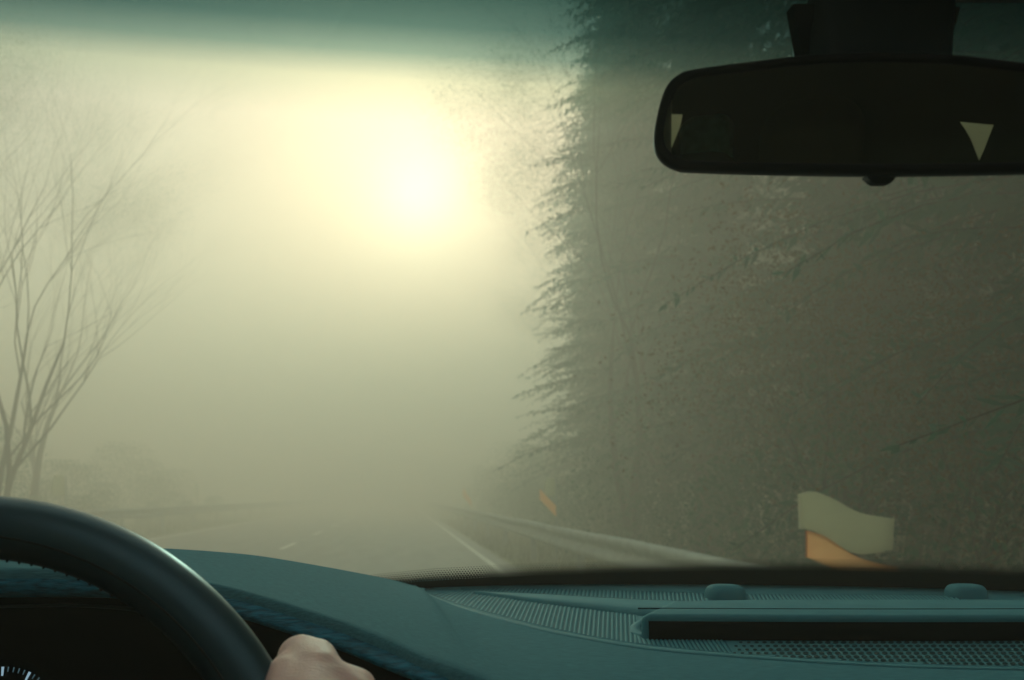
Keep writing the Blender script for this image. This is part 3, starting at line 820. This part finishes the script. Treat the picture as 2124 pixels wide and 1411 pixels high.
# ------------------------------------------------------------------ guard rails
def guard_rail(x, side, y0, y1, ztop, label):
    root = empty('guard_rail', (x, y0, 0), label, 'guard rail', 'guard rails along the road')
    mb = MB(); prof = [(0.0, 0.0), (0.035, -0.02), (0.045, -0.06), (0.03, -0.10), (-0.02, -0.13), (-0.03, -0.155), (-0.02, -0.18), (0.03, -0.21), (0.045, -0.25), (0.035, -0.29), (0.0, -0.31)]
    rows = []
    n = 40
    for k in range(n + 1):
        y = y0 + (y1 - y0) * k / n
        dz = 0.006 * math.sin(y * 1.7); dx = 0.008 * math.sin(y * .9)
        rows.append([(x - side * a + dx, y, ztop + b + dz) for a, b in prof])
    mb.quad_grid(rows); o = mb.build('rail_beam', M['steel'], root)
    o.modifiers.new('thick', 'SOLIDIFY').thickness = 0.004
    y = y0 + 1.3
    while y < y1:
        mb = MB(); mb.box((x + side * .11, y, ztop / 2 - .02), (.10, .06, ztop)); mb.box((x + side * .045, y, ztop - .155), (.06, .12, .2)); mb.build('rail_post', M['steel'], root, smooth=False)
        y += 4.0
    return root
guard_rail(2.38, 1, -6, 90, 0.75, 'pale steel guard rail sloping down beside the dark wood and the smeared marker post')
guard_rail(-7.8, -1, -6, 90, 0.86, 'faint steel guard rail on the far side of the road, behind the steering wheel')

# ------------------------------------------------------------------ marker posts
def marker(x, y, zs, label, width=0.12, orange=None):
    # slim metal stake with a pale plastic plate at its top and, on some, a slanted orange reflector beside the stake
    root = empty('marker_post', (x, y, 0), label, 'marker post', 'reflector posts along the guard rails')
    z0, z1 = zs; px = x + width * .5 + .015
    mb = MB(); mb.tube([(px, y + .02, -.1), (px, y + .02, z1 - .03)], [.016, .014], 8); mb.build('post', M['steel'], root)
    mb = MB(); a = []
    for k in range(9):
        t = k / 8; w_ = width * (1 if 0.12 < t < .82 else .8)
        a.append([(x - w_ / 2 + width * .12 * t, y + .004 * math.cos(t * 6), z0 + (z1 - z0) * t), (x, y - .006, z0 + (z1 - z0) * t), (x + w_ / 2, y, z0 + (z1 - z0) * t)])
    mb.quad_grid(a); o = mb.build('plate', M['marker'], root); o.modifiers.new('thick', 'SOLIDIFY').thickness = .006
    if orange:
        (xa, za, ha), (xb, zb, hb) = orange
        mb = MB(); f_ = [(xa, y - .02, za), (xb, y - .02, zb), (xb, y - .02, zb - hb), (xa, y - .02, za - ha)]
        mb.poly(f_); mb.build('reflector', M['orange'], root, smooth=False)
    return root
def P2(u, v, y): p = at(u, v, y); return p.x, p.z
def orange_at(ua, va, ha, ub, vb, hb, y):
    (xa, za), (xb, zb) = P2(ua, va, y), P2(ub, vb, y); return ((xa, za, ha / FPX * y), (xb, zb, hb / FPX * y))
marker(P2(1140, 0, 13.7)[0], 13.7, (1.2, 1.50), 'slim pale marker post with a slanted orange reflector above the guard rail', .20, orange=orange_at(1119, 1014, 22, 1153, 1050, 22, 13.7))
marker(P2(969, 0, 30.5)[0], 30.5, (1.25, 1.56), 'small marker post with a thin orange reflector fading into the bright fog', .10, orange=orange_at(960, 1011, 20, 978, 1038, 13, 30.5))
marker(P2(120, 0, 18.9)[0], 18.9, (1.22, 1.70), 'short pale post without orange, seen above the rim of the steering wheel', .32)
marker(P2(405, 0, 31.6)[0], 31.6, (1.25, 1.78), 'tiny pale post on the far roadside, dissolving into the fog', .13)
# marker post close to the car, its motion smear built as a bent board
root = empty('smeared_marker_post', (2.5, 4.6, 0), 'nearest marker post, its motion smear built as a wide pale board and orange reflector, standing in front of the dark trees', 'marker board')
Y = 4.5
topc = smooth_tab([(1660, 1026), (1690, 1020), (1735, 1038), (1785, 1064), (1856, 1076)], 5)
botc = smooth_tab([(1662, 1098), (1690, 1102), (1735, 1128), (1785, 1150), (1852, 1140)], 5)
mb = MB(); fr, bk = [], []
for k, (t_, b_2) in enumerate(zip(topc, botc)):
    s_ = k / (len(topc) - 1); bend = 0.05 * math.sin(math.pi * s_)
    rr = []
    for j in range(7):
        q = j / 6; p = at(t_[0] + (b_2[0] - t_[0]) * q, t_[1] + (b_2[1] - t_[1]) * q, Y + bend); rr.append(p)
    fr.append(rr); bk.append([p + Vector((0, .03, 0)) for p in rr])
mb.quad_grid(fr); mb.quad_grid([list(reversed(r)) for r in bk])
outl = [r[0] for r in fr] + list(fr[-1][1:]) + [r[-1] for r in reversed(fr[:-1])] + list(reversed(fr[0][1:-1]))
outb = [p + Vector((0, .03, 0)) for p in outl]
mb.quad_grid([outl, outb], close_u=True)
o = mb.build('board', M['marker'], root); bevel(o, .008)
topo = smooth_tab([(1674, 1101), (1710, 1112), (1760, 1145), (1800, 1163), (1862, 1178)], 5); boto = smooth_tab([(1674, 1156), (1700, 1166), (1745, 1186), (1800, 1204), (1862, 1226)], 5)
mb = MB(); fr = []
for k, (t_, b_2) in enumerate(zip(topo, boto)):
    fr.append([at(t_[0] + (b_2[0] - t_[0]) * q / 3, t_[1] + (b_2[1] - t_[1]) * q / 3, Y - .03 + .05 * math.sin(math.pi * k / 20)) for q in range(4)])
mb.quad_grid(fr)
outl = [r[0] for r in fr] + list(fr[-1][1:]) + [r[-1] for r in reversed(fr[:-1])] + list(reversed(fr[0][1:-1]))
mb.quad_grid([outl, [p + Vector((0, .02, 0)) for p in outl]], close_u=True)
mb.build('reflector', M['orange'], root, smooth=False)
mb = MB(); mb.box((2.52, 4.56, .36), (.06, .05, .72)); mb.build('post', M['steel'], root, smooth=False)

# ------------------------------------------------------------------ trees
def limb(mb, p, d, L, r, depth, rng, tips, n=6, gravity=0.0, spread=0.55):
    pts, rad = [Vector(p)], [r]; d = Vector(d).normalized(); seg_n = 5
    for k in range(seg_n):
        d = (d + Vector((rng.gauss(0, .10), rng.gauss(0, .10), rng.gauss(0, .07) + gravity))).normalized()
        pts.append(pts[-1] + d * L / seg_n); rad.append(r * (1 - .13 * (k + 1)))
    mb.tube(pts, rad, n if depth > 1 else 3, cap=False)
    tips.append((pts[-1], d))
    if depth <= 0:
        tips.append((pts[2], d)); return
    kids = rng.randint(3, 4) if depth > 1 else rng.randint(3, 5)
    for k in range(kids):
        i = rng.randint(2, seg_n) if k else seg_n
        ax = Vector((rng.gauss(0, 1), rng.gauss(0, 1), rng.gauss(0, .6))).normalized()
        nd = (d + ax * spread * rng.uniform(.6, 1.2)).normalized()
        limb(mb, pts[i], nd, L * rng.uniform(.58, .8), rad[i] * rng.uniform(.5, .7), depth - 1, rng, tips, 5, gravity, spread)
def leaf_cloud(mb, tips, rng, per, size, rad):
    for p, d in tips:
        for _ in range(per):
            c = p + Vector((rng.gauss(0, rad), rng.gauss(0, rad), rng.gauss(0, rad * .8)))
            a = Vector((rng.gauss(0, 1), rng.gauss(0, 1), rng.gauss(0, 1))).normalized(); b = a.cross(Vector((rng.gauss(0, 1), rng.gauss(0, 1), rng.gauss(0, 1)))).normalized()
            s_ = size * rng.uniform(.5, 1.3)
            mb.poly([c - a * s_, c + b * s_ * .45, c + a * s_, c - b * s_ * .45])
def bare_meshes(seed, h, stems=1, leaves=0, lean=(0, 0), leafsize=.09, depth=4, spread=.55, girth=.013, fluff=.35):
    rng = random.Random(seed); mb = MB(); tips = []
    for s_ in range(stems):
        d = Vector((lean[0] + rng.gauss(0, .16) * (stems > 1), lean[1] + rng.gauss(0, .16) * (stems > 1), 1))
        limb(mb, (rng.gauss(0, .1) * (stems > 1), rng.gauss(0, .1) * (stems > 1), -.1), d, h * .42, girth * h, depth, rng, tips, 8, .03, spread)
    tr = mb.mesh('trunk'); cr = None
    if leaves:
        mc = MB(); leaf_cloud(mc, tips, rng, leaves, leafsize, fluff); cr = mc.mesh('crown')
    return tr, cr
def spruce_meshes(seed, h, wid):
    rng = random.Random(seed); mt_ = MB(); mt_.tube([(0, 0, -.1), (0, 0, h * .5), (0, 0, h)], [.016 * h, .010 * h, .01], 8)
    mc = MB(); z = h * .12
    while z < h * .985:
        f = z / h; L0 = wid * (1 - f) ** .36 * rng.uniform(.8, 1.12) + .15
        nb = 7 if f < .7 else 5; a0 = rng.uniform(0, 6.28)
        for k in range(nb):
            a = a0 + 6.283 * k / nb + rng.gauss(0, .3); L = L0 * rng.uniform(.42, 1.15); z0 = z + rng.uniform(-.02, .02) * h; dr_ = rng.uniform(.15, .5)
            dirh = Vector((math.cos(a), math.sin(a), 0)); pts = []
            for q in range(6):
                t = q / 5; pts.append(Vector((0, 0, z0)) + dirh * L * t + Vector((0, 0, L * (.15 * t - dr_ * t * t))))
            mt_.tube(pts, [.013 * (1 - .15 * q) for q in range(6)], 4, cap=False)
            sd_ = Vector((-dirh.y, dirh.x, 0)); nt_ = int(10 + L * 14)
            for q in range(nt_):
                t = (q + rng.random()) / nt_; i = min(4, int(t * 5)); c = pts[i].lerp(pts[i + 1], t * 5 - i)
                for sgn in (-1, 1):
                    ln = (.10 + .24 * (1 - t)) * rng.uniform(.5, 1.25)
                    dr = (sd_ * sgn * rng.uniform(.3, 1) + dirh * rng.uniform(-.1, .8) + Vector((0, 0, rng.uniform(-.9, .25)))).normalized()
                    tip = c + dr * ln; wv = dr.cross(Vector((rng.gauss(0, 1), rng.gauss(0, 1), rng.gauss(0, 1)))).normalized() * ln * .15; md = c + dr * ln * .45
                    mc.poly([c, md + wv, tip, md - wv])
        z += .21 * (1.1 - .35 * f) * rng.uniform(.6, 1.4)
    return mt_.mesh('trunk'), mc.mesh('crown')
def tree(name, meshes, leafmat, x, y, rz, sc, label, cat='tree', group=None):
    root = empty(name, (x, y, 0), label, cat, group); root.rotation_euler = (0, 0, rz); root.scale = (sc, sc, sc)
    for nm, me, mt in (('trunk', meshes[0], M['bark']), ('crown', meshes[1], leafmat)):
        if me is None: continue
        if not me.materials: me.materials.append(mt)
        o = bpy.data.objects.new(nm, me); col.objects.link(o); o.parent = root
    return root
sp = [spruce_meshes(11, 14.8, 2.4), spruce_meshes(12, 15.2, 2.6), spruce_meshes(13, 14.2, 2.3)]
lt = [bare_meshes(63, 9.6, 1, 60, depth=5, leafsize=.011, spread=.42, fluff=.34), bare_meshes(64, 9.8, 1, 60, depth=5, leafsize=.011, spread=.40, fluff=.36)]
WOOD = 'dark spruce merging into the shadowed wood beyond the guard rail'
for i, (x, y, k, rz, sc) in enumerate([(4.1, 1.9, 0, .3, 1), (4.6, 3.7, 2, 2.3, 1), (5.0, 5.8, 1, 1.1, 1), (5.3, 9.6, 0, 3.7, 1), (5.2, 13.8, 2, 5.2, 1.05), (8.6, 4.2, 0, .3, 1), (9.0, 8.4, 1, 1.1, 1), (8.6, 13.0, 2, 2.0, 1), (9.2, 17.0, 0, 2.9, 1), (8.4, 21.6, 1, 4.1, 1), (8.8, 27, 2, .9, 1.05), (9.8, 33, 0, 5.2, 1),
                                       (11.8, 6, 1, 3.0, 1), (12.4, 11, 0, .5, 1), (12.6, 16.5, 2, 1.5, 1.05), (12.5, 22.5, 0, 2.2, 1), (13.4, 29, 1, 4.4, 1)]):
    tree('spruce_tree', sp[k], M['needle'], x, y, rz, sc, WOOD, 'tree', 'spruces of the dark wood')
for x, y, k, rz, sc, lab in ((4.9, 17.4, 0, 2.4, 1.0, 'tall spruce at the bright edge of the wood, its boughs hanging towards the guard rail'),
                             (5.5, 21.0, 1, .3, 1.0, 'second tall spruce at the edge of the wood, paler and deeper in the fog'),
                             (6.2, 25.5, 2, 1.3, 1.05, 'ghostly spruce at the end of the row along the guard rail')):
    tree('spruce_tree', sp[k], M['needle'], x, y, rz, sc, lab, 'tree')
for i, (x, y, k, rz, sc) in enumerate([(5.4, 15.8, 0, 1.7, 1.0), (6.2, 14.4, 1, 2.7, 1.0), (6.5, 18.4, 1, 5.1, 1.05), (7.2, 11.6, 0, 4.3, 1.0), (7.2, 8.8, 0, 3.3, 1.0), (7.0, 5.2, 1, 1.3, 1.0), (7.2, 23.2, 0, 2.2, 1.05), (10.4, 19, 0, 1.2, 1.05)]):
    tree('leafy_tree', lt[k], M['leaf'], x, y, rz, sc, 'dense leafy tree among the spruces of the wood behind the guard rail', 'tree', 'leafy trees along the edge of the wood')
wm = MB(); rng = random.Random(5)
wood_pts = []
for i in range(60):
    x, y = rng.uniform(14.5, 28), rng.uniform(2, 50)
    wm_b = len(wm.v); h = rng.uniform(13, 15.4); wm.tube([(x, y, -.1), (x, y, h)], [.25, .03], 6)
    for _ in range(420):
        f = rng.random() ** .8; z = h * f; rr = 2.7 * (1 - f) ** .8 * rng.uniform(.3, 1.1); a = rng.uniform(0, 6.28)
        c = Vector((x + rr * math.cos(a), y + rr * math.sin(a), z)); s_ = rng.uniform(.3, .7); t_ = Vector((math.cos(a), math.sin(a), -.5)) * s_; q = Vector((-math.sin(a), math.cos(a), .1)) * s_ * .5
        wm.poly([c - q, c + t_, c + q, c - t_ * .4])
tag(wm.build('wood', M['needle'], smooth=False), kind='stuff', label='dense dark wood filling the space behind the spruces', cat='wood')
# autumn-leaved young trees at the edge of the wood
au = bare_meshes(31, 3.0, 2, 46, leafsize=.02, depth=3)
tree('beech_tree', au, M['autumn'], 3.75, 5.6, 0, 1.0, 'young tree with brown autumn leaves glimmering among the dark spruces, close behind the smeared marker post', 'tree')
tree('beech_tree', au, M['autumn'], 3.9, 7.2, 2.2, 1.25, 'taller brown-leaved tree at the edge of the dark wood, below the rear-view mirror', 'tree')
# overhanging bare tree whose twigs reach towards the sun
oh = bare_meshes(44, 8.6, 2, 0, lean=(-.07, -.05), depth=5, spread=.6, girth=.009)
tree('bare_tree', oh, None, 4.3, 15.0, 0.4, 1.2, 'leaning tree whose thin dark twigs reach across towards the low sun', 'tree')
# far side of the road
bt = bare_meshes(52, 10.4, 3, 0, lean=(.2, 0), depth=5, spread=.58, girth=.0065)
tree('bare_tree', bt, None, -8.7, 17.4, 0.0, 1.12, 'bare many-stemmed tree with fanned branches above the steering wheel', 'tree')
bt2 = bare_meshes(53, 10.0, 2, 0, lean=(.05, 0), depth=5, spread=.5, girth=.008)
tree('bare_tree', bt2, None, -11.6, 26.5, 1.0, 1.05, 'fainter bare tree deeper in the fog beyond the many-stemmed one', 'tree')
for x, y, rz, sc, lab in ((-10.4, 16.0, 2.1, 1.05, 'bare tree cut off by the picture edge, with fine upright twigs'), (-12.4, 21.5, .2, 1.1, 'hazy bare tree filling the gap behind the many-stemmed tree')):
    tree('bare_tree', bt2, None, x, y, rz, sc, lab, 'tree')
for x, y, rz, sc in ((-9.7, 18.4, 5.2, 1.05), (-10.4, 22.5, .2, 1.05), (-9.3, 14.2, 2.2, 1.0), (-14.5, 26, 4, 1.1), (-15.5, 16, 3, 1.1)):
    tree('leafy_tree', lt[1], M['leaf'], x, y, rz, sc, 'grey leafy tree behind the bare trees on the far side of the road', 'tree', 'faint trees across the road')
# undergrowth and grass
mb = MB(); rng = random.Random(9)
def bush(mb, x, y, h, n, sz=.14):
    for _ in range(n):
        a = rng.uniform(0, 6.28); f = rng.random() ** .7; rr = h * .6 * math.sqrt(rng.random()) * math.sqrt(1 - .8 * f * f)
        c = Vector((x + rr * math.cos(a), y + rr * math.sin(a), h * f)); u_ = Vector((rng.gauss(0, 1), rng.gauss(0, 1), rng.gauss(0, 1))).normalized(); v_ = u_.cross(Vector((rng.gauss(0, 1), rng.gauss(0, 1), 1))).normalized(); s_ = sz * rng.uniform(.5, 1.3)
        mb.poly([c - u_ * s_, c + v_ * s_ * .5, c + u_ * s_, c - v_ * s_ * .5])
for y in range(2, 46, 2):
    bush(mb, 3.5 + .03 * y + rng.uniform(-.2, .3), y + rng.random(), rng.uniform(1.0, 1.9), 1200, .03)
    bush(mb, 4.0 + rng.uniform(-.3, .6) + .02 * y, y + rng.random(), rng.uniform(1.4, 3.0), 1500, .045)
    bush(mb, 5.8 + rng.uniform(-.4, .8), y + rng.random(), rng.uniform(2.2, 4.2), 1400, .06)
for y in range(10, 50, 2):
    bush(mb, -10.5 + rng.uniform(-.8, .5), y + rng.random(), rng.uniform(.6, 2.0), 900, .04)
    bush(mb, -13 + rng.uniform(-.8, .5), y + rng.random(), rng.uniform(1.6, 4.0), 1400, .06)
tag(mb.build('undergrowth', M['leaf'], smooth=False), kind='stuff', label='dark green undergrowth along both edges of the wood', cat='undergrowth')
mb = MB()
for _ in range(16000):
    y = rng.uniform(1, 40); x = rng.uniform(1.98, 5.2) if rng.random() < .6 else rng.uniform(-11, -7.35)
    a = rng.uniform(0, 6.28); h = rng.uniform(.06, .22); d = Vector((math.cos(a), math.sin(a), 0)) * .012; c = Vector((x, y, -.01)); l = Vector((rng.gauss(0, .04), rng.gauss(0, .04), h))
    mb.poly([c - d, c + d, c + l])
tag(mb.build('grass', M['blade'], smooth=False), kind='stuff', label='short roadside grass on both verges', cat='grass')

# ------------------------------------------------------------------ haze
mb = MB(); mb.box((0, 110, 7.6), (170, 300, 17.2))
hz = mb.build('haze', None, smooth=False); tag(hz, kind='stuff', label='thick pale fog over the road and the trees', cat='fog')
m = bpy.data.materials.new('haze'); m.use_nodes = True; n = m.node_tree; n.nodes.remove(n.nodes['Principled BSDF'])
pv = n.nodes.new('ShaderNodeVolumePrincipled'); pv.inputs['Density'].default_value = HAZE_DENSITY
pv.inputs['Color'].default_value = (*HAZE_COLOR, 1); pv.inputs['Anisotropy'].default_value = HAZE_ANISO
pv2 = n.nodes.new('ShaderNodeVolumePrincipled'); pv2.inputs['Density'].default_value = HAZE_PEAK       # large droplets: narrow glow round the sun
pv2.inputs['Color'].default_value = (*HAZE_COLOR, 1); pv2.inputs['Anisotropy'].default_value = 0.94
ad = n.nodes.new('ShaderNodeAddShader'); n.links.new(pv.outputs[0], ad.inputs[0]); n.links.new(pv2.outputs[0], ad.inputs[1])
n.links.new(ad.outputs[0], n.nodes['Material Output'].inputs['Volume'])
hz.data.materials.append(m); hz.display_type = 'WIRE'
